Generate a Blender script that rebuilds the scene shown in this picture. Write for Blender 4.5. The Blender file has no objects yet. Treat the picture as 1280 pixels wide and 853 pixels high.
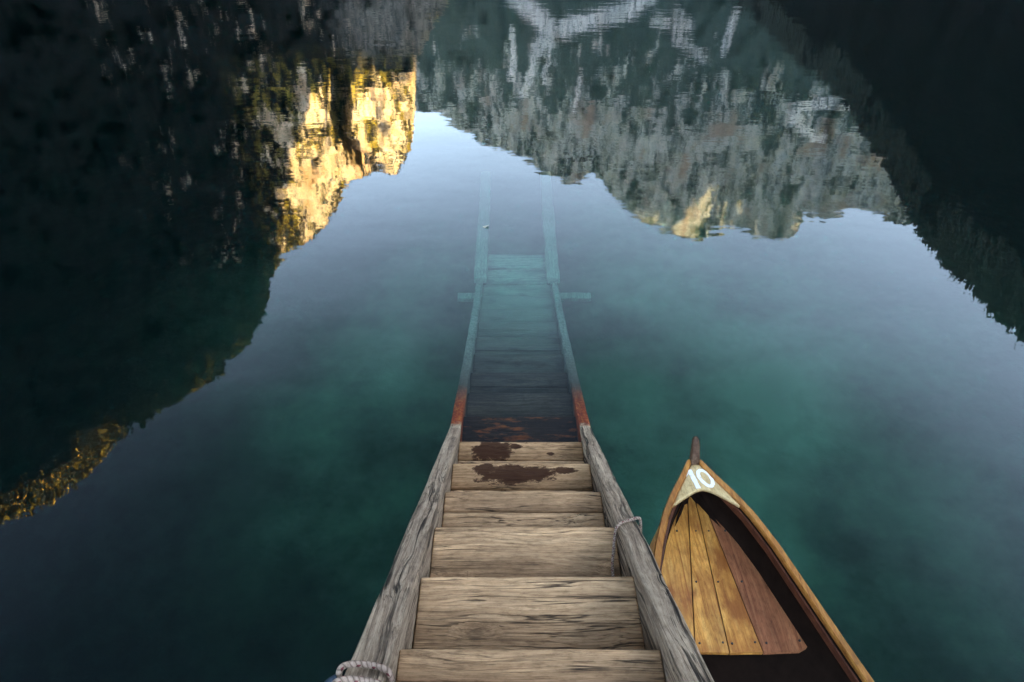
import bpy, bmesh, math, random
import numpy as np
from mathutils import Vector, Matrix, noise as mnoise

R = math.radians
rnd = random.Random(7)
SC = bpy.context.scene
COL = SC.collection

# ------------------------------------------------------------------ camera
PITCH = 37.0
CAM_H = 2.6
FPX = 853.0                      # focal length in photo pixels (24 mm on 36 mm)
cam_d = bpy.data.cameras.new('camera')
cam_d.sensor_width = 36.0
cam_d.lens = 24.0
cam_d.clip_start = 0.05
cam_d.clip_end = 30000
cam = bpy.data.objects.new('camera', cam_d)
COL.objects.link(cam)
cam.location = (0, 0, CAM_H)
cam.rotation_euler = (R(90 - PITCH), 0, 0)
SC.camera = cam


def ray(px, py):
    """direction of a photo pixel: (right, forward, up)"""
    a, b = px - 640.0, py - 426.5
    return (a, FPX * math.cos(R(PITCH)) - b * math.sin(R(PITCH)),
            -FPX * math.sin(R(PITCH)) - b * math.cos(R(PITCH)))


def on_z(px, py, z):
    d = ray(px, py)
    k = (z - CAM_H) / d[2]
    return Vector((d[0] * k, d[1] * k, z))


def azel(px, py):
    """azimuth and elevation (deg) of what a photo pixel mirrors"""
    d = ray(px, py)
    return (math.degrees(math.atan2(d[0], d[1])),
            math.degrees(math.atan2(-d[2], math.hypot(d[0], d[1]))))


# ------------------------------------------------------------------ node helpers
class NT:
    def __init__(self, name):
        self.m = bpy.data.materials.new(name)
        self.m.use_nodes = True
        self.t = self.m.node_tree
        self.t.nodes.clear()
        self.out = self.n('ShaderNodeOutputMaterial')

    def n(self, typ, **kw):
        nd = self.t.nodes.new(typ)
        for k, v in kw.items():
            setattr(nd, k, v)
        return nd

    def l(self, a, b):
        self.t.links.new(a, b)

    def setin(self, sock, v):
        if isinstance(v, bpy.types.NodeSocket):
            self.l(v, sock)
        else:
            sock.default_value = v

    def math(self, op, a, b=0.0, c=0.0, clamp=False):
        nd = self.n('ShaderNodeMath', operation=op, use_clamp=clamp)
        self.setin(nd.inputs[0], a)
        self.setin(nd.inputs[1], b)
        self.setin(nd.inputs[2], c)
        return nd.outputs[0]

    def vmath(self, op, a, b):
        nd = self.n('ShaderNodeVectorMath', operation=op)
        self.setin(nd.inputs[0], a)
        self.setin(nd.inputs[1], b)
        return nd.outputs[0]

    def ramp(self, fac, stops, interp='LINEAR'):
        nd = self.n('ShaderNodeValToRGB')
        cr = nd.color_ramp
        cr.interpolation = interp
        while len(cr.elements) > 1:
            cr.elements.remove(cr.elements[-1])
        for i, (p, c) in enumerate(stops):
            e = cr.elements[0] if i == 0 else cr.elements.new(p)
            e.position = p
            e.color = (c, c, c, 1) if isinstance(c, (int, float)) else (c[0], c[1], c[2], 1)
        self.setin(nd.inputs[0], fac)
        return nd.outputs[0]

    def mix(self, fac, a, b, blend='MIX'):
        nd = self.n('ShaderNodeMix', data_type='RGBA', blend_type=blend)
        self.setin(nd.inputs[0], fac)
        for s, v in ((nd.inputs[6], a), (nd.inputs[7], b)):
            if isinstance(v, (tuple, list)):
                v = (v[0], v[1], v[2], 1)
            self.setin(s, v)
        return nd.outputs[2]

    def noise(self, vec, scale, detail=4, rough=.55, dist=0.0):
        nd = self.n('ShaderNodeTexNoise')
        self.l(vec, nd.inputs['Vector'])
        nd.inputs['Scale'].default_value = scale
        nd.inputs['Detail'].default_value = detail
        nd.inputs['Roughness'].default_value = rough
        nd.inputs['Distortion'].default_value = dist
        return nd.outputs['Fac']

    def mapping(self, vec, scale=(1, 1, 1), loc=(0, 0, 0)):
        nd = self.n('ShaderNodeMapping')
        self.l(vec, nd.inputs[0])
        nd.inputs['Location'].default_value = loc
        nd.inputs['Scale'].default_value = scale
        return nd.outputs[0]

    def objco(self):
        return self.n('ShaderNodeTexCoord').outputs['Object']

    def attr(self, name):
        return self.n('ShaderNodeAttribute', attribute_name=name)

    def bump(self, h, strength=1.0, dist=0.01, normal=None):
        nd = self.n('ShaderNodeBump')
        nd.inputs['Strength'].default_value = strength
        nd.inputs['Distance'].default_value = dist
        self.l(h, nd.inputs['Height'])
        if normal is not None:
            self.l(normal, nd.inputs['Normal'])
        return nd.outputs[0]

    def principled(self, col, rough=.7, normal=None, spec=.3, coat=0.0):
        p = self.n('ShaderNodeBsdfPrincipled')
        if isinstance(col, (tuple, list)):
            col = (col[0], col[1], col[2], 1)
        self.setin(p.inputs['Base Color'], col)
        self.setin(p.inputs['Roughness'], rough)
        p.inputs['Specular IOR Level'].default_value = spec
        p.inputs['Coat Weight'].default_value = coat
        p.inputs['Coat Roughness'].default_value = .18
        if normal is not None:
            self.l(normal, p.inputs['Normal'])
        self.l(p.outputs[0], self.out.inputs[0])
        return p


# ------------------------------------------------------------------ materials
def wood_mat(name, axis, light, mid, dark, crack=.6, crack_w=.012, fine=1.0, rough=.8, coat=0.0,
             blotch=.5, extra=None, knots=True, bump=.004, spec=.25, pale_front=False, run=1.0, crk_lo=.46, gs=70):
    """axis: 0 or 1 = the local axis the grain runs along"""
    T = NT(name)
    co = T.objco()
    oi = T.n('ShaderNodeObjectInfo')
    seed = T.math('MULTIPLY', oi.outputs['Random'], 37.0)
    off = T.n('ShaderNodeCombineXYZ')
    for i in range(3):
        T.l(seed, off.inputs[i])
    co2 = T.vmath('ADD', co, off.outputs[0])
    # wander of the grain
    wob = T.noise(T.mapping(co2, tuple(1.5 if i == axis else 4.0 for i in range(3))), 1.0, 2, .5)
    wobv = T.math('MULTIPLY', T.math('SUBTRACT', wob, .5), .10)
    cmb = T.n('ShaderNodeCombineXYZ')
    for i in range(3):
        if i != axis:
            T.l(wobv, cmb.inputs[i])
    base = T.vmath('ADD', co2, cmb.outputs[0])
    # knots push the grain aside
    kv = T.n('ShaderNodeTexVoronoi')
    ks = [5.5, 5.5, 5.5]
    ks[axis] = 2.6
    T.l(T.mapping(co2, ks), kv.inputs['Vector'])
    kv.inputs['Scale'].default_value = 1.0
    kd = kv.outputs['Distance']
    kpush = T.math('MULTIPLY', T.ramp(kd, [(0, 1), (.22, 0)]), .022 if knots else 0.0)
    cmb2 = T.n('ShaderNodeCombineXYZ')
    for i in range(3):
        if i != axis:
            T.l(kpush, cmb2.inputs[i])
    base = T.vmath('ADD', base, cmb2.outputs[0])

    def st(a, b):
        s = [b, b, b]
        s[axis] = a
        return tuple(s)
    g1 = T.noise(T.mapping(base, st(1.6, gs)), 1.0, 7, .68)
    g2 = T.noise(T.mapping(base, st(9.0, 330)), 1.0, 4, .7)
    grit = T.noise(T.mapping(co2, st(28, 75)), 1.0, 5, .75)
    bl = T.noise(T.mapping(co2, st(2.0, 6)), 1.0, 4, .6)
    crm0 = T.noise(T.mapping(co2, st(3.0, 3), (1, 2, 4)), 1.0, 4, .6)
    cr = T.noise(T.mapping(base, st(.8 * run, 21), (3.3, 8.1, 1.7)), 1.0, 4, .55)
    crm = T.noise(T.mapping(co2, st(1.6 * run, 5), (9, 2, 4)), 1.0, 3, .6)
    ca = T.math('ABSOLUTE', T.math('SUBTRACT', cr, .5))
    crack1 = T.math('MULTIPLY', T.ramp(ca, [(0, 1), (crack_w * .55, .8), (crack_w * 1.2, 0)]),
                    T.ramp(crm, [(crk_lo, 0), (crk_lo + .1, 1)]))
    cr2 = T.noise(T.mapping(base, st(1.7, 62), (13, 5, 21)), 1.0, 3, .5)
    crack2 = T.math('MULTIPLY', T.ramp(T.math('ABSOLUTE', T.math('SUBTRACT', cr2, .5)), [(0, 1), (.022, 0)]),
                    T.ramp(bl, [(.42, 0), (.62, .9)]))
    crk = T.math('MULTIPLY', T.math('MAXIMUM', crack1, crack2), crack, clamp=True)
    gmix = T.math('ADD', T.math('MULTIPLY', g1, .62), T.math('MULTIPLY', g2, .38 * fine))
    col = T.ramp(gmix, [(.33, dark), (.46, mid), (.62, light)])
    if pale_front:  # boards paler towards the nosing, darker towards the back
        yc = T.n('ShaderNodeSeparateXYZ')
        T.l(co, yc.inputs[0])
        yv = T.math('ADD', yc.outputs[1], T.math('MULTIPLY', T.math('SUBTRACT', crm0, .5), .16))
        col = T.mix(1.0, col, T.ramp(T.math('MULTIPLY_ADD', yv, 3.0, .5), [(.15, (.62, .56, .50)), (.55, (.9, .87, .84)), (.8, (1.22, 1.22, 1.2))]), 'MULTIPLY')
    col = T.mix(1.0, col, T.ramp(grit, [(.3, (.62, .60, .58)), (.5, (1.0, 1.0, 1.0)), (.72, (1.18, 1.18, 1.18))]), 'MULTIPLY')
    blc = T.ramp(bl, [(.28, (1 - blotch,) * 3), (.62, (1.0, 1.0, 1.0))])
    col = T.mix(1.0, col, blc, 'MULTIPLY')
    kc = None
    if knots:
        kr = T.math('SINE', T.math('MULTIPLY', kd, 120.0))
        kc = T.math('MULTIPLY', T.ramp(kd, [(0, 1), (.05, .9), (.075, .35), (.13, 0)]),
                    T.math('ADD', T.math('MULTIPLY', kr, .2), .75), clamp=True)
        col = T.mix(T.math('MULTIPLY', kc, .7), col, tuple(c * .45 for c in dark))
    col = T.mix(crk, col, tuple(c * .16 for c in dark))
    rv = rough
    hgt = T.math('SUBTRACT', T.math('ADD', T.math('MULTIPLY', g1, .35), T.math('MULTIPLY', g2, .3)), T.math('MULTIPLY', crk, 1.1))
    if extra:
        col, rv = extra(T, col, rv, co)
    nrm = T.bump(hgt, 1.0, bump)
    T.principled(col, rv, nrm, spec, coat)
    return T.m


def world_z(T):
    geo = T.n('ShaderNodeNewGeometry')
    sp = T.n('ShaderNodeSeparateXYZ')
    T.l(geo.outputs['Position'], sp.inputs[0])
    return sp, geo.outputs['Position']


def stringer_extra(T, col, rv, co):
    sp, pos = world_z(T)
    z = sp.outputs[2]
    n = T.noise(T.mapping(pos, (14, 14, 14)), 1.0, 4, .6)
    n2 = T.noise(T.mapping(pos, (60, 8, 60)), 1.0, 4, .6)
    zz = T.math('ADD', z, T.math('MULTIPLY', T.math('SUBTRACT', n, .5), .10))
    f = lambda a, b: T.math('DIVIDE', T.math('SUBTRACT', zz, a), b - a, clamp=True)
    rust = T.ramp(n2, [(.3, (.22, .024, .006)), (.5, (.46, .062, .010)), (.72, (.60, .17, .03))])
    silt = T.ramp(n2, [(.3, (.17, .175, .15)), (.7, (.36, .365, .31))])
    col = T.mix(T.math('MULTIPLY', f(.026, .0), T.ramp(n2, [(.4, .1), (.6, .85)])), col, (.72, .55, .34))          # bleached rim at the waterline
    col = T.mix(f(-.005, -.03), col, rust)
    col = T.mix(f(-.16, -.34), col, (.10, .085, .065))
    col = T.mix(f(-.30, -.75), col, silt)
    return col, rv


def wet_extra(pts, world=True):
    """dark wet stains with ragged outlines round the given points (world x, y, radius x, radius y)"""
    def fn(T, col, rv, co):
        sp, pos = world_z(T)
        n = T.noise(T.mapping(pos, (11, 19, 13)), 1.0, 7, .72)
        n2 = T.noise(T.mapping(pos, (5, 7, 5)), 1.0, 3, .6)
        best = None
        for (cx, cy, rx, ry) in pts:
            dx = T.math('DIVIDE', T.math('SUBTRACT', sp.outputs[0], cx), rx)
            dy = T.math('DIVIDE', T.math('SUBTRACT', sp.outputs[1], cy), ry)
            d = T.math('SQRT', T.math('ADD', T.math('MULTIPLY', dx, dx), T.math('MULTIPLY', dy, dy)))
            best = d if best is None else T.math('MINIMUM', best, d)
        v = T.math('ADD', best, T.math('MULTIPLY', T.math('SUBTRACT', n, .5), 2.6))
        v = T.math('ADD', v, T.math('MULTIPLY', T.math('SUBTRACT', n2, .5), 1.2))
        wet = T.ramp(v, [(.78, 1), (.93, .85), (1.0, .4), (1.12, 0)])
        col = T.mix(T.math('MULTIPLY', wet, .93), col, (.028, .008, .004))
        r = T.math('SUBTRACT', rv, T.math('MULTIPLY', wet, .15))
        return col, r
    return fn


def orange_edge_extra(T, col, rv, co):
    sp, pos = world_z(T)
    n = T.noise(T.mapping(pos, (5, 16, 16)), 1.0, 5, .65)
    return T.mix(T.ramp(n, [(.54, 0), (.68, .7)]), col, (.36, .085, .016)), rv


G_L, G_M, G_D = (.66, .40, .215), (.42, .238, .122), (.10, .054, .028)
M = {}
M['tread'] = wood_mat('weathered_tread_wood', 0, G_L, G_M, G_D, crack=.9, blotch=.5, pale_front=True)
M['tread_stain_a'] = wood_mat('tread_wood_with_wet_patch', 0, G_L, G_M, G_D, crack=.8, blotch=.4, pale_front=True, spec=.06,
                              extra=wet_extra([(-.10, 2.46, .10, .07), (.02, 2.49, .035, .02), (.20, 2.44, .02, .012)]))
M['tread_stain_b'] = wood_mat('tread_wood_with_wide_wet_patch', 0, G_L, G_M, G_D, crack=.8, blotch=.4, pale_front=True, spec=.06,
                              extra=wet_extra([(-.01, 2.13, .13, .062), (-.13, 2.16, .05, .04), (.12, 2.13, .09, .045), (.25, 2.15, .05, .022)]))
M['stringer'] = wood_mat('weathered_stringer_wood', 1, (.58, .42, .28), (.30, .20, .13), (.055, .034, .022), crack=1.0, crack_w=.034,
                         blotch=.35, extra=stringer_extra, bump=.007, run=.42, crk_lo=.40, gs=48)
M['tread_wet'] = wood_mat('soaked_dark_wood', 0, (.045, .026, .018), (.022, .013, .010), (.009, .006, .005), crack=.6, rough=.6, extra=orange_edge_extra, spec=.06)


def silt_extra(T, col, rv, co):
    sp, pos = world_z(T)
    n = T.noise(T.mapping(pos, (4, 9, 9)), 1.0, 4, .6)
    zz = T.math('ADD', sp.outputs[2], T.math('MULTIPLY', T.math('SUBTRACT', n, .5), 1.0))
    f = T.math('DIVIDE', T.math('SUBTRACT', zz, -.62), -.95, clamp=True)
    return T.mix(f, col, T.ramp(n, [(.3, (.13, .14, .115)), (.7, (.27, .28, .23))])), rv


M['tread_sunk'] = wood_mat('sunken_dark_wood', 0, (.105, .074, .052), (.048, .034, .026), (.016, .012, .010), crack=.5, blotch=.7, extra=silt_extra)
M['tread_silt'] = wood_mat('silted_wood', 0, (.32, .33, .27), (.23, .24, .20), (.11, .12, .10), crack=.3, blotch=.45)


def murk_fade_extra(T, col, rv, co):  # far ends darkened in colour, standing in for fading through murky water
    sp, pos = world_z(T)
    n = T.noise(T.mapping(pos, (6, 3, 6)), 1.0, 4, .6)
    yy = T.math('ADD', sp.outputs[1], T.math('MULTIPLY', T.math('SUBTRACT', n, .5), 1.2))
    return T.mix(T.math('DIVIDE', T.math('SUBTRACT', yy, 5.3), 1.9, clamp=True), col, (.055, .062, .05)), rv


M['beam_silt'] = wood_mat('silted_beam_wood', 1, (.36, .37, .31), (.26, .27, .22), (.15, .155, .13), crack=.3, blotch=.35, extra=murk_fade_extra)


def worn_varnish(T, col, rv, co):
    sp, pos = world_z(T)
    n = T.noise(T.mapping(pos, (9, 5, 9)), 1.0, 5, .6)
    n2 = T.noise(T.mapping(pos, (3.2, 4.5, 3)), 1.0, 3, .5)
    g = T.noise(T.mapping(pos, (70, 25, 70)), 1.0, 5, .7)
    col = T.mix(T.ramp(T.math('ADD', T.math('MULTIPLY', n, .6), T.math('MULTIPLY', n2, .4)), [(.46, 0), (.60, .85)]), col, (.22, .06, .014))
    col = T.mix(T.ramp(g, [(.58, 0), (.72, .5)]), col, (.12, .045, .02))
    return col, T.math('ADD', T.math('MULTIPLY', n, .25), rv - .1)


M['varnish_light'] = wood_mat('varnished_pale_board', 1, (.82, .42, .115), (.64, .265, .055), (.32, .10, .02), crack=.12, fine=.8,
                              rough=.46, coat=.1, blotch=.5, knots=False, bump=.0012, extra=worn_varnish)
M['varnish_red'] = wood_mat('varnished_red_board', 1, (.40, .15, .065), (.28, .088, .036), (.10, .03, .014), crack=.2, fine=1.0,
                            rough=.55, coat=.06, blotch=.5, knots=False, bump=.0012)
M['varnish_amber'] = wood_mat('varnished_amber_board', 1, (.50, .23, .055), (.32, .11, .025), (.10, .028, .010), crack=.15,
                              rough=.4, coat=.35, blotch=.7, knots=False, bump=.0012)
M['hull_side'] = wood_mat('varnished_hull_planking', 1, (.66, .21, .035), (.46, .125, .02), (.13, .03, .008), crack=.2,
                          rough=.38, coat=.4, blotch=.5, knots=False, bump=.0012)
M['gunwale'] = wood_mat('varnished_gunwale_wood', 1, (.55, .235, .055), (.38, .13, .026), (.14, .038, .009), crack=.3, rough=.45,
                        coat=.15, blotch=.5, knots=False, bump=.0015)


def deck_wear(T, col, rv, co):
    n = T.noise(T.mapping(co, (14, 40, 14)), 1.0, 6, .7)
    n2 = T.noise(T.mapping(co, (9, 9, 9)), 1.0, 4, .6)
    col = T.mix(T.ramp(n, [(.54, 0), (.68, .6)]), col, (.30, .17, .06))
    return T.mix(T.ramp(n2, [(.55, 0), (.7, .55)]), col, (.36, .24, .11)), rv


M['inwale'] = wood_mat('dark_inwale_wood', 1, (.17, .052, .024), (.10, .028, .013), (.03, .010, .006), crack=.2, rough=.6, blotch=.6, knots=False, bump=.001)
M['deck'] = wood_mat('pale_foredeck_board', 1, (.64, .455, .225), (.57, .385, .175), (.40, .235, .09), crack=.15, rough=.6, coat=.0, extra=deck_wear,
                     blotch=.25, knots=False, bump=.001)
M['stem'] = wood_mat('worn_stem_wood', 2, (.17, .105, .065), (.08, .034, .016), (.024, .010, .006), crack=.6, rough=.6, blotch=.5,
                     knots=False)


def plain(name, col, rough=.7, vary=.3, scale=20, coat=0.0, bump=.0, spec=.3):
    T = NT(name)
    n = T.noise(T.mapping(T.objco(), (scale,) * 3), 1.0, 5, .6)
    c = T.ramp(n, [(.3, tuple(x * (1 - vary) for x in col)), (.7, tuple(x * (1 + vary) for x in col))])
    nr = T.bump(n, 1.0, bump) if bump else None
    T.principled(c, rough, nr, spec, coat)
    return T.m


M['hull_inside'] = plain('dark_hull_paint', (.012, .0065, .0045), 1.0, spec=.05)
T = NT('white_number_paint')
wn_ = T.noise(T.mapping(T.objco(), (70, 55, 70)), 1.0, 6, .7)
T.principled(T.ramp(wn_, [(.30, (.58, .48, .32)), (.40, (.74, .71, .64)), (.6, (.80, .79, .76))]), .6)
M['white_paint'] = T.m
M['nail'] = plain('dark_nail_iron', (.03, .025, .022), .5)
M['leaf'] = plain('floating_leaf_skin', (.34, .31, .24), .6)
M['clip'] = plain('blue_rope_whipping', (.02, .032, .045), .6)


def rope_mat():
    T = NT('braided_rope')
    uv = T.n('ShaderNodeTexCoord').outputs['UV']
    sp = T.n('ShaderNodeSeparateXYZ')
    T.l(uv, sp.inputs[0])
    a = T.math('ADD', T.math('MULTIPLY', sp.outputs[0], 1.0), T.math('MULTIPLY', sp.outputs[1], 1.0))
    s = T.math('FRACT', a)
    b = T.math('FRACT', T.math('SUBTRACT', T.math('MULTIPLY', sp.outputs[1], 3.0), T.math('MULTIPLY', sp.outputs[0], 2.0)))
    n = T.noise(T.mapping(T.objco(), (80,) * 3), 1.0, 3, .6)
    fl = T.math('MULTIPLY', T.ramp(s, [(.0, 1), (.2, 1), (.24, 0)]), T.ramp(T.math('FRACT', T.math('MULTIPLY', sp.outputs[0], 3.0)), [(.0, 0), (.3, 0), (.34, 1), (.7, 1), (.74, 0)]))
    colr = T.mix(fl, T.ramp(n, [(.3, (.20, .135, .095)), (.7, (.42, .29, .215))]), (.13, .03, .03))
    h = T.math('ABSOLUTE', T.math('SUBTRACT', b, .5))
    colr = T.mix(1.0, colr, T.ramp(h, [(.0, (1.15, 1.15, 1.15)), (.32, (.95, .95, .95)), (.5, (.35, .33, .32))]), 'MULTIPLY')  # shade in the grooves between strands, painted into the colour
    T.principled(colr, .85, T.bump(h, .8, .002), .2)
    return T.m


M['rope'] = rope_mat()


# ------------------------------------------------------------------ object helpers
def link(name, me, mat=None, parent=None, smooth=False):
    o = bpy.data.objects.new(name, me)
    COL.objects.link(o)
    if mat is not None:
        me.materials.append(mat)
    if parent is not None:
        o.parent = parent
    if smooth:
        for p in me.polygons:
            p.use_smooth = True
    return o


def from_bm(name, bm, mat=None, parent=None, smooth=False):
    me = bpy.data.meshes.new(name)
    bmesh.ops.recalc_face_normals(bm, faces=bm.faces)
    bm.to_mesh(me)
    bm.free()
    return link(name, me, mat, parent, smooth)


def thing(name, label, cat, loc=(0, 0, 0), group=None):
    o = bpy.data.objects.new(name, None)
    COL.objects.link(o)
    o.location = loc
    tag(o, label, cat, group)
    return o


def tag(o, label=None, cat=None, group=None, kind=None):
    if label:
        o['label'] = label
    if cat:
        o['category'] = cat
    if group:
        o['group'] = group
    if kind:
        o['kind'] = kind


def bevel(o, w, seg=2):
    b = o.modifiers.new('bevel', 'BEVEL')
    b.width = w
    b.segments = seg
    b.limit_method = 'ANGLE'
    b.angle_limit = R(35)
    for p in o.data.polygons:
        p.use_smooth = True
    return o


def plank_bm(lx, ly, lz, nseg=18, jit=.003, axis=0, seed=0, warp=0.0, ny=3):
    """a worn plank centred at the origin; length along axis (0 = x, 1 = y)"""
    rr = random.Random(seed)
    bm = bmesh.new()
    L, W = (lx, ly) if axis == 0 else (ly, lx)
    sec = []
    for j in range(ny + 1):
        sec.append((-W / 2 + W * j / ny, lz / 2))
    for j in range(ny, -1, -1):
        sec.append((-W / 2 + W * j / ny, -lz / 2))
    rings = []
    for i in range(nseg + 1):
        u = -L / 2 + L * i / nseg
        ring = []
        for (v, z) in sec:
            k = seed * 1.7
            dv = jit * 1.6 * mnoise.noise(Vector((u * 5, k + (3 if v > 0 else -3), 1)))
            dz = jit * mnoise.noise(Vector((u * 4, v * 14 + k, 9 if z > 0 else 2)))
            dz += warp * (2 * v / W) ** 2 * .5 * (1 if z > 0 else 1)
            p = (u, v + dv, z + dz) if axis == 0 else (v + dv, u, z + dz)
            ring.append(bm.verts.new(p))
        rings.append(ring)
    n = len(sec)
    for a, b in zip(rings, rings[1:]):
        for j in range(n):
            bm.faces.new((a[j], a[(j + 1) % n], b[(j + 1) % n], b[j]))
    for rg in (rings[0], rings[-1]):
        for j in range(ny):
            bm.faces.new((rg[j], rg[j + 1], rg[n - 2 - j], rg[n - 1 - j]))
    return bm


def tube(name, pts, rad, mat, parent=None, sides=10, twist=1.0):
    """a tube along a smoothed path, with a UV that follows the strand"""
    P = [Vector(p) for p in pts]
    fine = []
    n = len(P)
    for i in range(n - 1):
        p0, p1, p2, p3 = P[max(i - 1, 0)], P[i], P[i + 1], P[min(i + 2, n - 1)]
        for k in range(8):
            t = k / 8
            fine.append(.5 * ((2 * p1) + (p2 - p0) * t + (2 * p0 - 5 * p1 + 4 * p2 - p3) * t * t + (3 * p1 - p0 - 3 * p2 + p3) * t ** 3))
    fine.append(P[-1])
    bm = bmesh.new()
    uvl = bm.loops.layers.uv.new('UVMap')
    rings, dist, d = [], [], 0.0
    up = Vector((.13, .31, .94))
    for i, p in enumerate(fine):
        if i:
            d += (p - fine[i - 1]).length
        dist.append(d)
        tan = (fine[min(i + 1, len(fine) - 1)] - fine[max(i - 1, 0)]).normalized()
        a = up - tan * up.dot(tan)
        a.normalize()
        up = a
        b = tan.cross(a)
        rings.append([bm.verts.new(p + (a * math.cos(2 * math.pi * j / sides) + b * math.sin(2 * math.pi * j / sides)) * rad) for j in range(sides)])
    for i in range(len(rings) - 1):
        for j in range(sides):
            f = bm.faces.new((rings[i][j], rings[i][(j + 1) % sides], rings[i + 1][(j + 1) % sides], rings[i + 1][j]))
            f.smooth = True
            us = (j, j + 1, j + 1, j)
            vs = (i, i, i + 1, i + 1)
            for lp, u, v in zip(f.loops, us, vs):
                lp[uvl].uv = (u / sides, dist[v] / (rad * 5.0))
    bm.faces.new(rings[0])
    bm.faces.new(list(reversed(rings[-1])))
    return from_bm(name, bm, mat, parent, False)


# ------------------------------------------------------------------ staircase
RUN, RISE = .329, .19
NY0, NZ0 = 2.528, .04            # lowest dry nosing
SX = .045                        # middle of the stair
SLOPE = math.atan2(RISE, RUN)
HALF = .322
TL, TR = .094, .074              # stringer widths
TOP_OFF = .05                    # stringer top above the nosing line (vertical)

stair = thing('staircase', 'weathered grey wooden stairs leading down into the green lake', 'stairs', (SX, NY0, 0))
INV = Matrix.Translation((-SX, -NY0, 0))


def top_z(y):
    return NZ0 + TOP_OFF + (NY0 - y) * RISE / RUN


def stringer(x0, x1, seed):
    y0, y1 = -1.35, 5.62
    cy = (y0 + y1) / 2
    length = (y1 - y0) / math.cos(SLOPE)
    dep = .20
    w = x1 - x0
    bm = plank_bm(w, length, dep, 90, .0028, 1, seed, 0, 4)
    inner = 1 if x0 < SX else -1
    for v in bm.verts:
        k = float(np.interp(cy + v.co.y * math.cos(SLOPE), [.7, 2.6], [1.0, .64 if inner == 1 else .82]))
        e = inner * w / 2
        v.co.x = e + (v.co.x - e) * k
    o = from_bm('stringer', bm, M['stringer'], stair)
    o.matrix_parent_inverse = Matrix.Identity(4)
    o.location = (x0 + w / 2 - SX, cy - NY0 - dep / 2 * math.sin(SLOPE), top_z(cy) - dep / 2 * math.cos(SLOPE))
    o.rotation_euler = (-SLOPE, 0, 0)
    return bevel(o, .007, 2)


stringer(SX - HALF - TL, SX - HALF, 3)
stringer(SX + HALF, SX + HALF + TR, 8)


def tread(n, mat, split=None, mat2=None, thick=.042):
    """n-th tread up from the lowest dry one"""
    y1, z = NY0 - n * RUN, NZ0 + n * RISE
    depth = RUN + .035
    rr = random.Random(100 + n)
    w = 2 * HALF - .004

    def board(nm, ya, yb, m, par, dz, seed):
        bm = plank_bm(w, yb - ya, thick, 26, .0022, 0, seed, rr.uniform(-.004, .003), 4)
        o = from_bm(nm, bm, m, par)
        wp = Vector((SX + rr.uniform(-.002, .002), (ya + yb) / 2, z - thick / 2 + dz))
        base = Vector((SX, NY0, 0)) + (par.location if par is not stair else Vector((0, 0, 0)))
        o.location = wp - base
        o.rotation_euler = (rr.uniform(-.01, .01), rr.uniform(-.006, .006), 0) if par is stair else (0, 0, 0)
        return bevel(o, .006, 2)
    if split is None:
        return board('tread', y1 - depth, y1, mat, stair, 0, 40 + n)
    t = board('tread', y1 - split, y1, mat, stair, 0, 40 + n)
    board('plank', y1 - depth, y1 - split - .007, mat2 or mat, t, rr.uniform(-.006, -.002), 80 + n)
    return t


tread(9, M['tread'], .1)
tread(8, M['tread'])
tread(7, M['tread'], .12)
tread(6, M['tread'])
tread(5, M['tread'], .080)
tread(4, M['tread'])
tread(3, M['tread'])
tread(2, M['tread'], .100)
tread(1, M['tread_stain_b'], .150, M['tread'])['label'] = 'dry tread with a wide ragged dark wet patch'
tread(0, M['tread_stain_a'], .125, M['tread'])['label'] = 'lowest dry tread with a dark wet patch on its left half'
tread(-1, M['tread_wet'])['label'] = 'soaked blackish tread with orange streaks at the waterline'
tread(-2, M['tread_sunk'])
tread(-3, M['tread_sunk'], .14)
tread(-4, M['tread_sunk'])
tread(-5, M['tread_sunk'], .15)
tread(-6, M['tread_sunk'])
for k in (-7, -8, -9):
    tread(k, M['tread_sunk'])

# sunken landing frame and launching beams beyond the foot of the stairs
ZL = -1.80
track = thing('sunken_launch_track', 'pale sunken beams on the lake bed beyond the foot of the stairs', 'launch track', (SX, 5.5, ZL))
for xx, sd in ((-.352, 1), (.352, 2)):
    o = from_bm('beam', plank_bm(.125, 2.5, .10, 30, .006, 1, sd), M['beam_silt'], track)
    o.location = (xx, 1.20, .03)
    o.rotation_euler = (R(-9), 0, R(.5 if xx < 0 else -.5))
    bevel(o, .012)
o = from_bm('crossbeam', plank_bm(1.26, .085, .07, 20, .006, 0, 5), M['beam_silt'], track)
o.location = (.07, -.10, .0)
bevel(o, .012)
for i in range(2):
    o = from_bm('landing_plank', plank_bm(.58, .235, .04, 14, .004, 0, 20 + i), M['tread_silt'], track)
    o.location = (0, .14 + .25 * i, .075)
    bevel(o, .006)
for xx in (-.352, .352):
    bm = bmesh.new()
    bmesh.ops.create_cone(bm, cap_ends=True, segments=10, radius1=.014, radius2=.011, depth=.012)
    o = from_bm('bolt', bm, M['nail'], track)
    o.location = (xx, .12, .20)

# ------------------------------------------------------------------ ropes
def rope_loop(name, label, x0, x1, y, rad, cfg):
    z = top_z(y)
    ty = math.cos(SLOPE)
    return z


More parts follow.
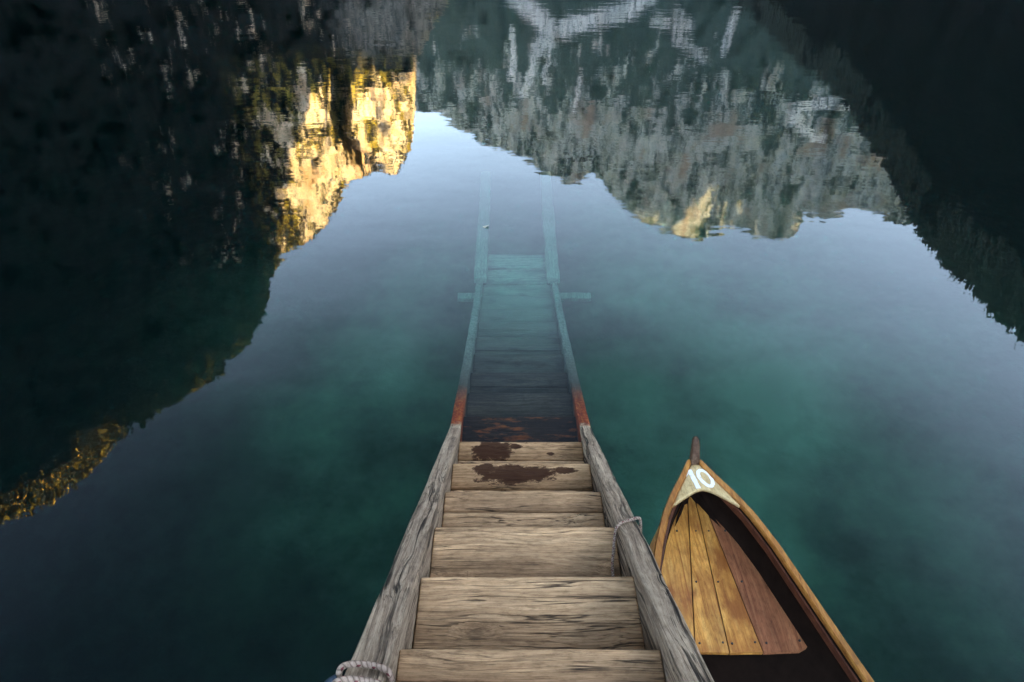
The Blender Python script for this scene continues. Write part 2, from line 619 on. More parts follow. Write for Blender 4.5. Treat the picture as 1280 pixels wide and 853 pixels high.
ys = 1.49
zs = top_z(ys)
xi, xo = SX + HALF, SX + HALF + TR
rr_ = .0052
o = tube('mooring_rope', [
    (xo - .004, ys - .05, zs - .14), (xo + .004, ys - .01, zs - .07), (xo + .004, ys + .02, zs - .012), (xo - .006, ys + .024, zs + .005),
    ((xi + xo) / 2, ys + .018, zs + .0005), (xi + .006, ys + .0, zs + .009), (xi - .009, ys - .010, zs - .004), (xi - .014, ys - .02, zs - .03),
    (xi - .022, ys - .065, NZ0 + 3 * RISE + .030), (xi - .032, ys - .13, NZ0 + 3 * RISE + .012), (xi - .03, ys - .22, NZ0 + 3 * RISE + .010)], rr_, M['rope'])
tag(o, 'thin pink rope looped over the right stair stringer and hanging down its inner side', 'rope')

yl = .755
zl = top_z(yl)
xa, xb = SX - HALF - TL, SX - HALF
rl = .0074
loop = []
for k in range(2):
    yy = yl - k * .048
    zz = top_z(yy)
    loop += [(xb + .008, yy - .012, zz - .09), (xb + .0115, yy - .008, zz - .03), (xb + .004, yy + .006, zz + .006), ((xa + xb) / 2 + .01, yy + .02, zz + .004),
             (xa + .008, yy + .018, zz + .010), (xa - .011, yy + .006, zz - .008), (xa - .012, yy - .012, zz - .09), (xa + .0, yy - .025, zz - .235),
             ((xa + xb) / 2, yy - .035, zz - .25), (xb + .0, yy - .03, zz - .235)]
lr = tube('mooring_rope', loop, rl, M['rope'])
tag(lr, 'thick flecked rope wound twice round the left stair stringer', 'rope')
o = tube('rope_end', [(xa - .012, yl - .002, zl - .012), (xa - .026, yl - .008, zl - .016), (xa - .045, yl - .02, zl - .028)], .011, M['clip'], lr)

# ------------------------------------------------------------------ rowing boat
BX, BY = .81, 2.115
boat = thing('rowing_boat', 'varnished wooden rowing boat numbered 10 floating beside the stairs', 'boat', (BX, BY, 0))


def interp(x, xs, ys_):
    return float(np.interp(x, xs, ys_))


S_ = [0, .1, .2, .3, .45, .65, .85, 1.0, 1.3, 1.7, 2.2, 2.8, 3.4, 4.0]
HG = [.016, .072, .132, .182, .236, .292, .348, .392, .455, .51, .535, .52, .45, .34]


def hg(s):
    return interp(s, S_, HG)


def sheer(s):
    return .345 - .05 * min(s, 2.0) / 2.0 + .05 * max(0, (s - 2.4) / 1.6) ** 2


def hull_section(s, inset=0.0, bottom=-.12):
    h = max(hg(s) - inset, .004)
    z1 = sheer(s)
    rise = .16 * max(0, 1 - s / .55) ** 1.6
    zb = bottom + rise
    return [(h, z1), (h * .965, z1 - .09), (h * .915, z1 - .2), (h * .82, zb + .07), (h * .62, zb + .02), (0.0, zb)]


def hull_shell(name, inset, bottom, mat, top_cut=0.0, s0=0.0):
    bm = bmesh.new()
    ss = np.concatenate([np.linspace(s0, 1.2, 26), np.linspace(1.3, 4.0, 22)])
    rings = []
    for s in ss:
        sec = hull_section(s, inset, bottom)
        full = [(-h, z) for h, z in sec] + [(h, z) for h, z in reversed(sec[:-1])]
        rings.append([bm.verts.new((h, -s, z - (top_cut if i in (0, len(full) - 1) else 0))) for i, (h, z) in enumerate(full)])
    for a, b in zip(rings, rings[1:]):
        for j in range(len(a) - 1):
            bm.faces.new((a[j], a[j + 1], b[j + 1], b[j]))
    bm.faces.new(rings[-1])
    if s0 == 0:
        bm.faces.new(list(reversed(rings[0])))
    return from_bm(name, bm, mat, boat, True)


hull_shell('hull', 0.0, -.12, M['hull_side'], .004)
inner = hull_shell('lining', .022, .018, M['hull_inside'], .008, .03)

# gunwales follow the sheer
for sgn in (-1, 1):
    bm = bmesh.new()
    rings = []
    for s in np.concatenate([np.linspace(.012, 1.2, 40), np.linspace(1.25, 4.0, 30)]):
        h, z = hg(s), sheer(s)
        wi = .021 if s > .1 else .010 + .11 * s
        sec = [(h + .010, z - .034), (h + .011, z + .004), (h + .006, z + .012), (h - wi + .005, z + .012), (h - wi, z + .006), (h - wi, z - .018)]
        rings.append([bm.verts.new((sgn * max(a, .001), -s, b)) for a, b in sec])
    for a, b in zip(rings, rings[1:]):
        for j in range(6):
            bm.faces.new((a[j], a[(j + 1) % 6], b[(j + 1) % 6], b[j]))
    bm.faces.new(rings[0])
    bm.faces.new(rings[-1])
    from_bm('gunwale', bm, M['gunwale'], boat)

# inwales: reddish strips under the gunwales on the inside
for sgn in (-1, 1):
    bm = bmesh.new()
    rings = []
    for s in np.concatenate([np.linspace(.15, 1.2, 30), np.linspace(1.25, 3.95, 26)]):
        h, z = hg(s) - .0225, sheer(s)
        sec = [(h, z - .019), (h - .007, z - .021), (h - .009, z - .050), (h - .0025, z - .054)]
        rings.append([bm.verts.new((sgn * max(a, .001), -s, b)) for a, b in sec])
    for a, b in zip(rings, rings[1:]):
        for j in range(4):
            bm.faces.new((a[j], a[(j + 1) % 4], b[(j + 1) % 4], b[j]))
    bm.faces.new(rings[0])
    bm.faces.new(rings[-1])
    from_bm('inwale', bm, M['inwale'], boat)

# foredeck, cambered, with a hollow after edge


def deck_z(s, t):
    return sheer(s) + .002 + .022 * (1 - t * t) * min(1, s / .2)


bm = bmesh.new()
NS, NTt = 14, 16
top, bot = [], []
for i in range(NS + 1):
    ra, rb = [], []
    for j in range(NTt + 1):
        t = -1 + 2 * j / NTt
        s_end = .185 + .075 * abs(t) ** 1.7
        s = .035 + (s_end - .035) * i / NS
        h = max(hg(s) - .018, .006)
        z = deck_z(s, t)
        ra.append(bm.verts.new((t * h, -s, z)))
        rb.append(bm.verts.new((t * h, -s, z - .016)))
    top.append(ra)
    bot.append(rb)
for i in range(NS):
    for j in range(NTt):
        bm.faces.new((top[i][j], top[i + 1][j], top[i + 1][j + 1], top[i][j + 1]))
        bm.faces.new((bot[i][j], bot[i][j + 1], bot[i + 1][j + 1], bot[i + 1][j]))
for j in range(NTt):
    bm.faces.new((top[NS][j], bot[NS][j], bot[NS][j + 1], top[NS][j + 1]))
    bm.faces.new((top[0][j], top[0][j + 1], bot[0][j + 1], bot[0][j]))
for i in range(NS):
    bm.faces.new((top[i][0], bot[i][0], bot[i + 1][0], top[i + 1][0]))
    bm.faces.new((top[i][NTt], top[i + 1][NTt], bot[i + 1][NTt], bot[i][NTt]))
foredeck = from_bm('foredeck', bm, M['deck'], boat, True)

# the painted number 10


def on_deck(x, s):
    h = max(hg(s) - .018, .006)
    return Vector((x, -s, deck_z(s, max(-1, min(1, x / h)))))


def stroke(bm, pts, w, closed=False):
    P = [Vector((p[0], p[1])) for p in pts]
    n = len(P)
    L, Rr = [], []
    for i in range(n):
        a = P[(i - 1) % n] if (closed or i > 0) else P[i]
        b = P[(i + 1) % n] if (closed or i < n - 1) else P[i]
        t = (b - a).normalized()
        nn = Vector((-t.y, t.x)) * (w / 2 * (1 + .10 * math.sin(i * 2.1)))
        L.append(P[i] + nn)
        Rr.append(P[i] - nn)
    lo, hi = [], []
    for q in (L, Rr):
        lo.append([bm.verts.new(on_deck(p.x, p.y) + Vector((0, 0, .0004))) for p in q])
        hi.append([bm.verts.new(on_deck(p.x, p.y) + Vector((0, 0, .0022))) for p in q])
    m = n if closed else n - 1
    for i in range(m):
        k = (i + 1) % n
        bm.faces.new((hi[0][i], hi[0][k], hi[1][k], hi[1][i]))
        bm.faces.new((lo[0][i], lo[1][i], lo[1][k], lo[0][k]))
        bm.faces.new((hi[0][i], lo[0][i], lo[0][k], hi[0][k]))
        bm.faces.new((hi[1][i], hi[1][k], lo[1][k], lo[1][i]))
    if not closed:
        for i in (0, n - 1):
            bm.faces.new((hi[0][i], hi[1][i], lo[1][i], lo[0][i]))


def seg(a, b, n=7):
    return [(a[0] + (b[0] - a[0]) * i / n, a[1] + (b[1] - a[1]) * i / n) for i in range(n + 1)]


DIG_S0, DIG_S1 = .066, .178
bm = bmesh.new()
stroke(bm, seg((-.034, DIG_S0 + .000), (-.020, DIG_S1 + .004)), .0185)
bmesh.ops.recalc_face_normals(bm, faces=bm.faces)
stroke(bm, seg((-.038, DIG_S0 + .006), (-.060, DIG_S0 + .034), 4), .0155)
oval = []
for k in range(28):
    a = 2 * math.pi * k / 28
    ss_ = (DIG_S0 + DIG_S1) / 2 - .002 - (DIG_S1 - DIG_S0) / 2 * .86 * math.cos(a)
    oval.append((.024 + (.0265 + .003 * math.cos(a)) * math.sin(a) + (ss_ - .11) * .14, ss_))
stroke(bm, oval, .0165, True)
from_bm('number', bm, M['white_paint'], foredeck)

# stem post
bm = bmesh.new()
rings = []
prof = [(.030, -.10, .016, .05), (.028, .10, .020, .045), (.024, .25, .023, .04), (.012, .36, .024, .038), (-.004, .40, .022, .034), (-.018, .43, .020, .028),
        (-.026, .448, .015, .020), (-.030, .456, .007, .010)]
for (yy, z, hw, hd) in prof:
    rings.append([bm.verts.new((a * hw * .82, -yy + b * hd * .6, z)) for a, b in ((-.7, -1), (.7, -1), (1, -.7), (1, .6), (.5, 1), (-.5, 1), (-1, .6), (-1, -.7))])
for a, b in zip(rings, rings[1:]):
    for j in range(8):
        bm.faces.new((a[j], a[(j + 1) % 8], b[(j + 1) % 8], b[j]))
bm.faces.new(rings[0])
bm.faces.new(rings[-1])
bevel(from_bm('stem_post', bm, M['stem'], boat), .004, 2)

# floorboards, fanning out from the bow
ZF = .155
aft = [on_z(x, 816, ZF) for x in (779, 869, 912, 954, 1014)]
fore = [on_z(x, 612, ZF) for x in (848, 859, 866, 873, 886)]
fm = ['varnish_light', 'varnish_light', 'varnish_light', 'varnish_red']
for i in range(4):
    a0, a1, f0, f1 = aft[i], aft[i + 1], fore[i], fore[i + 1]
    bm = bmesh.new()
    N = 20
    lo, hi = [], []
    g = .0022
    for k in range(N + 1):
        u = k / N
        pl, pr = f0.lerp(a0, u), f1.lerp(a1, u)
        if i == 0:
            pl.x -= .045 * math.sin(math.pi * u)
        if i == 3:
            pr.x += .030 * math.sin(math.pi * u)
        r1, r2 = [], []
        for j in range(5):
            v = j / 4
            p = pl.lerp(pr, v)
            p.x += (g if j == 0 else -g if j == 4 else 0)
            ctr = abs(p.x - BX) / .3
            z = ZF + .018 * ctr * ctr + .0025 * math.sin(math.pi * v) - (.0 if i in (1, 2) else .002)
            if i == 3 and u > .93 and j == 4:
                p.y += .02 * (u - .93) / .07
            r1.append(bm.verts.new((p.x - BX, p.y - BY, z)))
            r2.append(bm.verts.new((p.x - BX, p.y - BY, z - .016)))
        hi.append(r1)
        lo.append(r2)
    for k in range(N):
        for j in range(4):
            bm.faces.new((hi[k][j], hi[k][j + 1], hi[k + 1][j + 1], hi[k + 1][j]))
            bm.faces.new((lo[k][j], lo[k + 1][j], lo[k + 1][j + 1], lo[k][j + 1]))
        bm.faces.new((hi[k][0], hi[k + 1][0], lo[k + 1][0], lo[k][0]))
        bm.faces.new((hi[k][4], lo[k][4], lo[k + 1][4], hi[k + 1][4]))
    for k in (0, N):
        for j in range(4):
            bm.faces.new((hi[k][j], hi[k][j + 1], lo[k][j + 1], lo[k][j]))
    fb = from_bm('floorboard', bm, M[fm[i]], boat, False)
    if i == 3:
        fb['label'] = 'reddish brown floorboard'
    # nails at the aft end and near the bow, as one pattern mesh of the board
    for (u, v) in ((.955, .14), (.95, .86), (.30, .5), (.62, .2)):
        pl, pr = f0.lerp(a0, u), f1.lerp(a1, u)
        p = pl.lerp(pr, v)
        ctr = abs(p.x - BX) / .3
        bm = bmesh.new()
        bmesh.ops.create_cone(bm, cap_ends=True, segments=8, radius1=.0048, radius2=.0036, depth=.004)
        o = from_bm('nail', bm, M['nail'], fb)
        o.location = (p.x - BX, p.y - BY, ZF + .018 * ctr * ctr + .0022)

# ribs along the lining, a thwart, the transom knee: the rest of the boat behind the frame
for s in (1.15, 1.7, 2.25, 2.8, 3.35):
    bm = bmesh.new()
    sec = hull_section(s, .024, .02)
    full = [(-h, z) for h, z in sec] + [(h, z) for h, z in reversed(sec[:-1])]
    full[0] = (full[0][0], full[0][1] - .03)
    full[-1] = (full[-1][0], full[-1][1] - .03)
    vs = []
    for (h, z) in full:
        k = 1 - .016 / max(abs(h), .05)
        vs.append([bm.verts.new(q) for q in ((h, -s, z), (h, -s - .022, z), (h * k, -s - .022, z + .008), (h * k, -s, z + .008))])
    for a, b in zip(vs, vs[1:]):
        for j in range(4):
            bm.faces.new((a[j], a[(j + 1) % 4], b[(j + 1) % 4], b[j]))
    bm.faces.new(vs[0])
    bm.faces.new(vs[-1])
    from_bm('rib', bm, M['hull_inside'], boat)
for s in (1.75, 2.9):
    w = 2 * (hg(s) - .03)
    o = from_bm('thwart', plank_bm(w, .2, .025, 12, .001, 0, int(s * 10)), M['varnish_amber'], boat)
    o.location = (0, -s, sheer(s) - .075)
    bevel(o, .004)

# floating leaf on the water
lp = on_z(607, 284, .0)
bm = bmesh.new()
ring = []
for k in range(14):
    a = 2 * math.pi * k / 14
    r = .015 * (1 + .25 * math.sin(3 * a + .4))
    ring.append((r * 1.6 * math.cos(a), r * math.sin(a)))
t_ = [bm.verts.new((x, y, .006 + .006 * math.sin(x * 60))) for x, y in ring]
b_ = [bm.verts.new((x, y, .003 + .006 * math.sin(x * 60))) for x, y in ring]
bm.faces.new(t_)
bm.faces.new(list(reversed(b_)))
for k in range(14):
    bm.faces.new((t_[k], b_[k], b_[(k + 1) % 14], t_[(k + 1) % 14]))
o = from_bm('fallen_leaf', bm, M['leaf'])
o.location = lp
tag(o, 'small pale leaf floating on the water above the left sunken beam', 'leaf')


# ------------------------------------------------------------------ water and lake bed
def spaced(half, n, k):
    t = np.linspace(-1, 1, n)
    return half * np.sinh(k * t) / math.sinh(k)


def build_water():
    xs = spaced(4200, 61, 7.5)
    ys2 = spaced(4200, 61, 7.5)
    bm = bmesh.new()
    n = len(xs)
    g = [[bm.verts.new((x, y, 0)) for x in xs] for y in ys2]
    for j in range(n - 1):
        for i in range(n - 1):
            bm.faces.new((g[j][i], g[j][i + 1], g[j + 1][i + 1], g[j + 1][i]))
    rim = [g[0][i] for i in range(n)] + [g[j][n - 1] for j in range(1, n)] + [g[n - 1][i] for i in range(n - 2, -1, -1)] + [g[j][0] for j in range(n - 2, 0, -1)]
    low = [bm.verts.new((v.co.x, v.co.y, -60)) for v in rim]
    m = len(rim)
    for k in range(m):
        bm.faces.new((rim[k], rim[(k + 1) % m], low[(k + 1) % m], low[k]))
    bm.faces.new(low)
    T = NT('lake_water')
    gl = T.n('ShaderNodeBsdfGlass')
    gl.inputs['IOR'].default_value = 1.333
    gl.inputs['Roughness'].default_value = 0.0
    gl.inputs['Color'].default_value = (1, 1, 1, 1)
    co = T.objco()
    n1 = T.noise(T.mapping(co, (1.3, 2.6, 1)), 1.0, 3, .5)
    n2 = T.noise(T.mapping(co, (6, 13, 1)), 1.0, 2, .5)
    h = T.math('ADD', n1, T.math('MULTIPLY', n2, .07))
    T.l(T.bump(h, 1.0, .0016), gl.inputs['Normal'])
    T.l(gl.outputs[0], T.out.inputs[0])
    va = T.n('ShaderNodeVolumeAbsorption')
    va.inputs['Color'].default_value = WATER_ABS
    va.inputs['Density'].default_value = WATER_ABS_D
    vs = T.n('ShaderNodeVolumeScatter')
    vs.inputs['Color'].default_value = WATER_SCA
    vs.inputs['Density'].default_value = WATER_SCA_D
    ad = T.n('ShaderNodeAddShader')
    T.l(va.outputs[0], ad.inputs[0])
    T.l(vs.outputs[0], ad.inputs[1])
    T.l(ad.outputs[0], T.out.inputs['Volume'])
    o = from_bm('water', bm, T.m)
    tag(o, kind='structure')


WATER_ABS, WATER_ABS_D = (.13, .80, .69, 1), .50
WATER_SCA, WATER_SCA_D = (.25, .60, .85, 1), .0035
build_water()


def build_bed():
    xs = spaced(4000, 121, 8.5)
    ys2 = spaced(4000, 121, 8.5)
    n = len(xs)
    bm = bmesh.new()
    lay = bm.verts.layers.float.new('silt')
    # pale silt patches (x, y, radius, amount)
    patches = [(1.9, 4.4, 1.3, 1.0), (3.0, 4.5, 1.1, .6), (-1.1, 4.5, .9, .7), (1.5, 3.2, 1.1, .8), (-1.0, 3.3, .8, .5), (2.8, 3.0, 1.2, .5), (-.3, 5.5, 1.0, .75), (1.3, 5.7, 1.1, .75), (2.6, 5.6, 1.0, .55), (-1.9, 5.3, .8, .4)]
    g = []
    for y in ys2:
        row = []
        for x in xs:
            d = math.hypot(x - .5, y - 3)
            z = -2.0 - .28 * max(0, y - (8.2 if abs(x) < 1.3 else 6.6)) - .30 * max(0, abs(x - 1.0) - 4.0) - .12 * max(0, 1.5 - y)
            z = max(z, -28 + 2 * mnoise.noise(Vector((x * .01, y * .01, 0))))
            z += (.16 * mnoise.noise(Vector((x * .8, y * .8, 2))) + .05 * mnoise.noise(Vector((x * 2.6, y * 2.6, 5)))) if d < 60 else 0
            v = bm.verts.new((x, y, min(z, -1.93) if abs(x) < 1 else z))
            s = 0
            for (px, py, pr, pa) in patches:
                s = max(s, pa * math.exp(-((x - px) ** 2 + (y - py) ** 2) / (pr * pr * 1.7)))
            v[lay] = s
            row.append(v)
        g.append(row)
    for j in range(n - 1):
        for i in range(n - 1):
            bm.faces.new((g[j][i], g[j][i + 1], g[j + 1][i + 1], g[j + 1][i]))
    T = NT('lake_bed')
    co = T.objco()
    n1 = T.noise(T.mapping(co, (1.25, 1.25, 1.25)), 1.0, 5, .58)
    n2 = T.noise(T.mapping(co, (7, 7, 7)), 1.0, 5, .65)
    silt = T.attr('silt').outputs['Fac']
    f = T.math('MULTIPLY', silt, T.math('ADD', T.math('MULTIPLY', T.math('SUBTRACT', n1, .5), 1.9), .92))
    f = T.math('ADD', f, T.math('MULTIPLY', T.math('SUBTRACT', n2, .5), .25), clamp=True)
    col = T.ramp(f, [(.0, (.004, .005, .006)), (.25, (.028, .032, .027)), (.95, (.165, .17, .135))])
    T.principled(col, .95, T.bump(n2, .6, .03), .05)
    o = from_bm('lake_bed', bm, T.m, None, True)
    tag(o, kind='structure')


build_bed()

# ------------------------------------------------------------------ mountains (mirrored in the lake)
SUN_EL, SUN_AZ = 15.0, 120.0       # degrees; azimuth from straight ahead towards the right


def fbm(p, octv=5, lac=2.1, gain=.5):
    a, s = 1.0, 0.0
    q = Vector(p)
    for _ in range(octv):
        s += a * mnoise.noise(q)
        q = q * lac
        a *= gain
    return s


def ridged(p, octv=5):
    a, s = 1.0, 0.0
    q = Vector(p)
    for _ in range(octv):
        s += a * (1 - abs(mnoise.noise(q)) * 2)
        q = q * 2.1
        a *= .5
    return s / 1.9


def sky_fn(pix, left=None, right=None):
    ae = sorted(azel(*p) for p in pix)
    az = [a for a, _ in ae]
    el = [e for _, e in ae]
    if left:
        az = [a for a, _ in left] + az
        el = [e for _, e in left] + el
    if right:
        az = az + [a for a, _ in right]
        el = el + [e for _, e in right]
    return lambda a: float(np.interp(a, az, el))


far_el = sky_fn([(540, 140), (560, 150), (580, 165), (600, 176), (625, 187), (650, 196), (672, 211), (690, 221), (708, 229), (725, 229), (733, 222), (741, 217), (750, 226), (760, 238),
                 (775, 253), (790, 266), (808, 280), (830, 287), (850, 295), (868, 299), (885, 291), (905, 287), (930, 286), (945, 292), (965, 296), (990, 297), (997, 286), (1004, 269),
                 (1020, 268), (1036, 272), (1050, 265), (1062, 261), (1080, 264), (1100, 270), (1125, 278), (1150, 288)],
                [(-32, 15), (-20, 17)], [(50, 27), (60, 24)])
left_el = sky_fn([(521, 72), (520, 95), (520, 120), (519, 140), (516, 165), (514, 182), (506, 200), (497, 216), (489, 218), (478, 210), (467, 214), (456, 219), (450, 224), (440, 226), (429, 240),
                  (420, 262), (408, 276), (396, 291), (384, 300), (372, 308), (360, 311), (351, 319), (343, 340), (338, 346), (334, 372), (331, 395), (315, 420), (300, 443), (275, 462),
                  (250, 481), (225, 500), (200, 512), (178, 529), (165, 526), (150, 545), (120, 583), (95, 605), (60, 624), (30, 640), (0, 656)],
                 [(-100, 38), (-80, 44), (-65, 43)], [azel(530, 52), azel(545, 25), azel(560, 5), (-3.4, 7.0), (-2.0, 0.2)])
right_el = sky_fn([(925, 0), (942, 14), (960, 32), (985, 55), (1000, 76), (1022, 86), (1040, 100), (1062, 130), (1078, 158), (1096, 185), (1110, 205), (1122, 235), (1136, 262), (1150, 288), (1165, 305), (1180, 325),
                   (1205, 348), (1230, 375), (1255, 400), (1280, 426)],
                  [(13, 0.2), (15, 6)], [(50, 30.5), (58, 29.5), (75, 27.5), (95, 25), (125, 23), (150, 21)])
far_r1 = lambda a: float(np.interp(a, [-32, -10, 0, 8, 13, 17.3, 20, 25, 35, 60], [2300, 2450, 2560, 2700, 2850, 3120, 3060, 2900, 2600, 2300]))
left_r1 = lambda a: float(np.interp(a, [-100, -50, -40, -31, -22, -15, -8, -2], [800, 1000, 1000, 1080, 1220, 1420, 1560, 1700]))
right_r1 = lambda a: float(np.interp(a, [13, 22, 34, 43, 60, 90, 150], [1500, 1480, 1400, 1300, 1200, 1100, 1200]))


GL = np.array([azel(*q) for q in ((402, 20), (404, 60), (407, 110), (409, 165), (426, 192), (449, 206), (470, 240))])


def gully(a, el):
    c = float(np.interp(el, GL[:, 1], GL[:, 0]))
    x = (a - c) / 1.9
    low = max(0.0, min(1.0, (el - 12.8) / 2.2))
    return low * max(0.0, 1 - abs(2 * x - 1)) ** .6 if 0 < x < 1 else 0.0


def mountain(name, mat, az0, az1, nA, nV, elf, r1f, basef, jag, disp, seed, p=1.0, features=()):
    """polar sheet of rock: ridge skyline from elf, stepping back from the shore to r1f, with a slope behind"""
    azs = np.linspace(az0, az1, nA)
    verts, uvs, scr = [], [], []
    for a in azs:
        er = elf(a)
        er += jag * fbm((a * 1.7, seed, .3), 5, 2.3, .6)
        er = max(er, .05)
        r1 = r1f(a)
        r0 = r1 * basef
        for k in range(nV + 1):
            v = k / nV
            el = er * v
            vv = v ** p
            r = r0 + (r1 - r0) * vv
            dn = disp * r1 * (ridged((a * .16 + seed, el * .085, seed * 2.0), 6) - .55) * (1 - .55 * v)
            dn += disp * .55 * r1 * fbm((a * .55, el * .40, seed * 3.0), 5, 2.2, .55)
            r = r - dn
            if name == 'cliff':
                r += 190 * gully(a, el)
            z = r * math.tan(R(el))
            if k == 0:
                z = -40
            verts.append((r * math.sin(R(a)), r * math.cos(R(a)), z))
            uvs.append((a, el))
        # back slope
        zr = verts[-1][2]
        for m_ in (1, 2):
            rb = r1 * (1 + .16 * m_)
            verts.append((rb * math.sin(R(a)), rb * math.cos(R(a)), zr * (1 - .5 * m_) - 40 * (m_ == 2)))
            uvs.append((a, er))
    row = nV + 3
    faces = []
    for i in range(nA - 1):
        for k in range(row - 1):
            b = i * row + k
            faces.append((b, b + 1, b + row + 1, b + row))
    me = bpy.data.meshes.new(name)
    me.from_pydata(verts, [], faces)
    ua = np.array(uvs, dtype=np.float32)
    at = me.attributes.new('polar', 'FLOAT_VECTOR', 'POINT')
    at.data.foreach_set('vector', np.concatenate([ua, np.zeros((len(ua), 1), np.float32)], 1).ravel())
    s = np.zeros(len(ua), np.float32)
    for (poly, w, amt) in features:
        P = np.array([azel(*q) for q in poly])
        best = np.full(len(ua), 1e9)
        for a_, b_ in zip(P, P[1:]):
            d = b_ - a_
            t = np.clip(((ua - a_) @ d) / max(1e-9, d @ d), 0, 1)
            best = np.minimum(best, np.linalg.norm(ua - (a_ + t[:, None] * d), axis=1))
        s = np.maximum(s, amt * np.clip(1.4 - best / w, 0, 1))
    at = me.attributes.new('scree', 'FLOAT', 'POINT')
    at.data.foreach_set('value', s.astype(np.float32))
    at = me.attributes.new('larch', 'FLOAT', 'POINT')  # larch colour, concentrated in the sunlit zone to paint it golden, plus the rim
    larch_lit_zone = np.zeros(len(ua), np.float32)
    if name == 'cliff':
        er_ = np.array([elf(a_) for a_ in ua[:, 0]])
        larch_lit_zone = np.clip((ua[:, 0] + 23) / 4, 0, 1) * np.clip((ua[:, 1] - 13) / 3, 0, 1)
        larch_lit_zone = np.maximum(larch_lit_zone, .8 * np.clip(1 - (er_ - ua[:, 1]) / 1.8, 0, 1))
    at.data.foreach_set('value', larch_lit_zone.astype(np.float32))
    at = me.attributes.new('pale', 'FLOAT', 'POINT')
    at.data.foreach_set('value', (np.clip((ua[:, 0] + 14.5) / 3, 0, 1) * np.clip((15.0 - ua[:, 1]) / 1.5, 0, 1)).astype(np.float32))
    at = me.attributes.new('sunlit_bare', 'FLOAT', 'POINT')  # more pale rock colour in the sunlit zone to brighten it, less outside
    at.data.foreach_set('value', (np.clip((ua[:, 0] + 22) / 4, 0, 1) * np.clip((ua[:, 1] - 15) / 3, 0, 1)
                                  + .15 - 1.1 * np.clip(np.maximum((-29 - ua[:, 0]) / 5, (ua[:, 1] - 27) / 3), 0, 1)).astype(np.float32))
    o = link(name, me, mat, None, True)
    tag(o, kind='structure')
    return o


def rock_mat(name, rock_a, rock_b, forest_a, forest_b, rock_amt, stain=None, tree_line=None, scree_col=(.29, .295, .29), sc=1.0, larch=None):
    T = NT(name)
    pol = T.attr('polar').outputs['Vector']
    scree = T.attr('scree').outputs['Fac']
    pos = T.objco()
    streak = T.noise(T.mapping(pol, (1.05 * sc, .5 * sc, 1)), 1.0, 7, .68, .5)
    fineS = T.noise(T.mapping(pol, (3.8 * sc, 2.7 * sc, 1)), 1.0, 7, .72, .4)
    blob = T.noise(T.mapping(pol, (.42 * sc, .34 * sc, 1), (3, 7, 1)), 1.0, 5, .6, .3)
    grit = T.noise(T.mapping(pol, (11, 9, 1)), 1.0, 5, .75)
    rock = T.ramp(T.math('ADD', T.math('MULTIPLY', streak, .5), T.math('MULTIPLY', fineS, .5)), [(.32, rock_b), (.62, rock_a)])
    if stain:
        rock = T.mix(T.ramp(blob, [(.56, 0), (.66, .75)]), rock, stain)
    fo = T.ramp(grit, [(.33, forest_b), (.66, forest_a)])
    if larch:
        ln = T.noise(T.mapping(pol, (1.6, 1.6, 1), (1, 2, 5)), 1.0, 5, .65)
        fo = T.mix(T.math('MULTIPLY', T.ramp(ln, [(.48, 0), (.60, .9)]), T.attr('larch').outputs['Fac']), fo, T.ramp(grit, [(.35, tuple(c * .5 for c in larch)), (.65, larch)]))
    sep = T.n('ShaderNodeSeparateXYZ')
    T.l(pol, sep.inputs[0])
    fv = T.math('ADD', T.math('MULTIPLY', streak, .45), T.math('ADD', T.math('MULTIPLY', blob, .35), T.math('MULTIPLY', fineS, .28)))
    if tree_line:
        up = T.ramp(T.math('DIVIDE', sep.outputs[1], 40.0), [(tree_line[0] / 40, tree_line[2]), (tree_line[1] / 40, 0)])
        fv = T.math('SUBTRACT', fv, up)
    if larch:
        fv = T.math('ADD', fv, T.math('MULTIPLY', T.attr('sunlit_bare').outputs['Fac'], .10))
    mk = T.ramp(fv, [(1 - rock_amt - .035, 0), (1 - rock_amt + .035, 1)])
    mk = T.math('MULTIPLY', mk, 1.0)
    col = T.mix(mk, fo, rock)
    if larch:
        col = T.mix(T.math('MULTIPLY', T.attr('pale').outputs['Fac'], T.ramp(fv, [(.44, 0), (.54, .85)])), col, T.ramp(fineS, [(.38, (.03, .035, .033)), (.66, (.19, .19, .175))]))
    sf = T.math('MULTIPLY', scree, T.ramp(fineS, [(.32, .0), (.6, 1.3)]), clamp=True)
    sf = T.ramp(sf, [(.2, 0), (.9, .95)])
    col = T.mix(sf, col, scree_col)
    bh = T.math('ADD', T.math('MULTIPLY', fineS, .6), T.math('MULTIPLY', grit, .5))
    T.principled(col, .95, T.bump(bh, .8, 18.0), .05)
    return T.m


far_feat = [([(640, -10), (675, 22), (690, 40)], .8, 1.0), ([(810, -5), (770, 18), (720, 30), (690, 42), (672, 60)], .75, 1.0), ([(672, 55), (665, 90), (655, 115)], .45, .9),
            ([(640, 38), (643, 75), (638, 95)], .3, .9), ([(726, 92), (722, 118), (719, 135)], .22, 1.0), ([(848, 15), (848, 50), (880, 70)], .5, .7), ([(920, 15), (905, 62)], .35, .8),
            ([(1000, 135), (1035, 128), (1062, 132)], .42, .9), ([(992, 142), (1004, 162), (1028, 172)], .42, .95), ([(690, 40), (680, 100)], .3, .7), ([(820, 25), (860, 32)], .6, .8)]
M['far_rock'] = rock_mat('far_rock', (.20, .215, .20), (.055, .068, .066), (.044, .066, .056), (.008, .014, .015), .49, (.12, .085, .065), (10.5, 20, .15))
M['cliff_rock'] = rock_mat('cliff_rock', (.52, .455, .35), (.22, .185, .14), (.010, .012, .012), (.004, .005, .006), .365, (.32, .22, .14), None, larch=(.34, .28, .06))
M['wood_slope'] = rock_mat('wooded_slope', (.05, .05, .045), (.02, .023, .02), (.011, .013, .012), (.004, .005, .0055), .18)
M['near_wood'] = M['wood_slope']

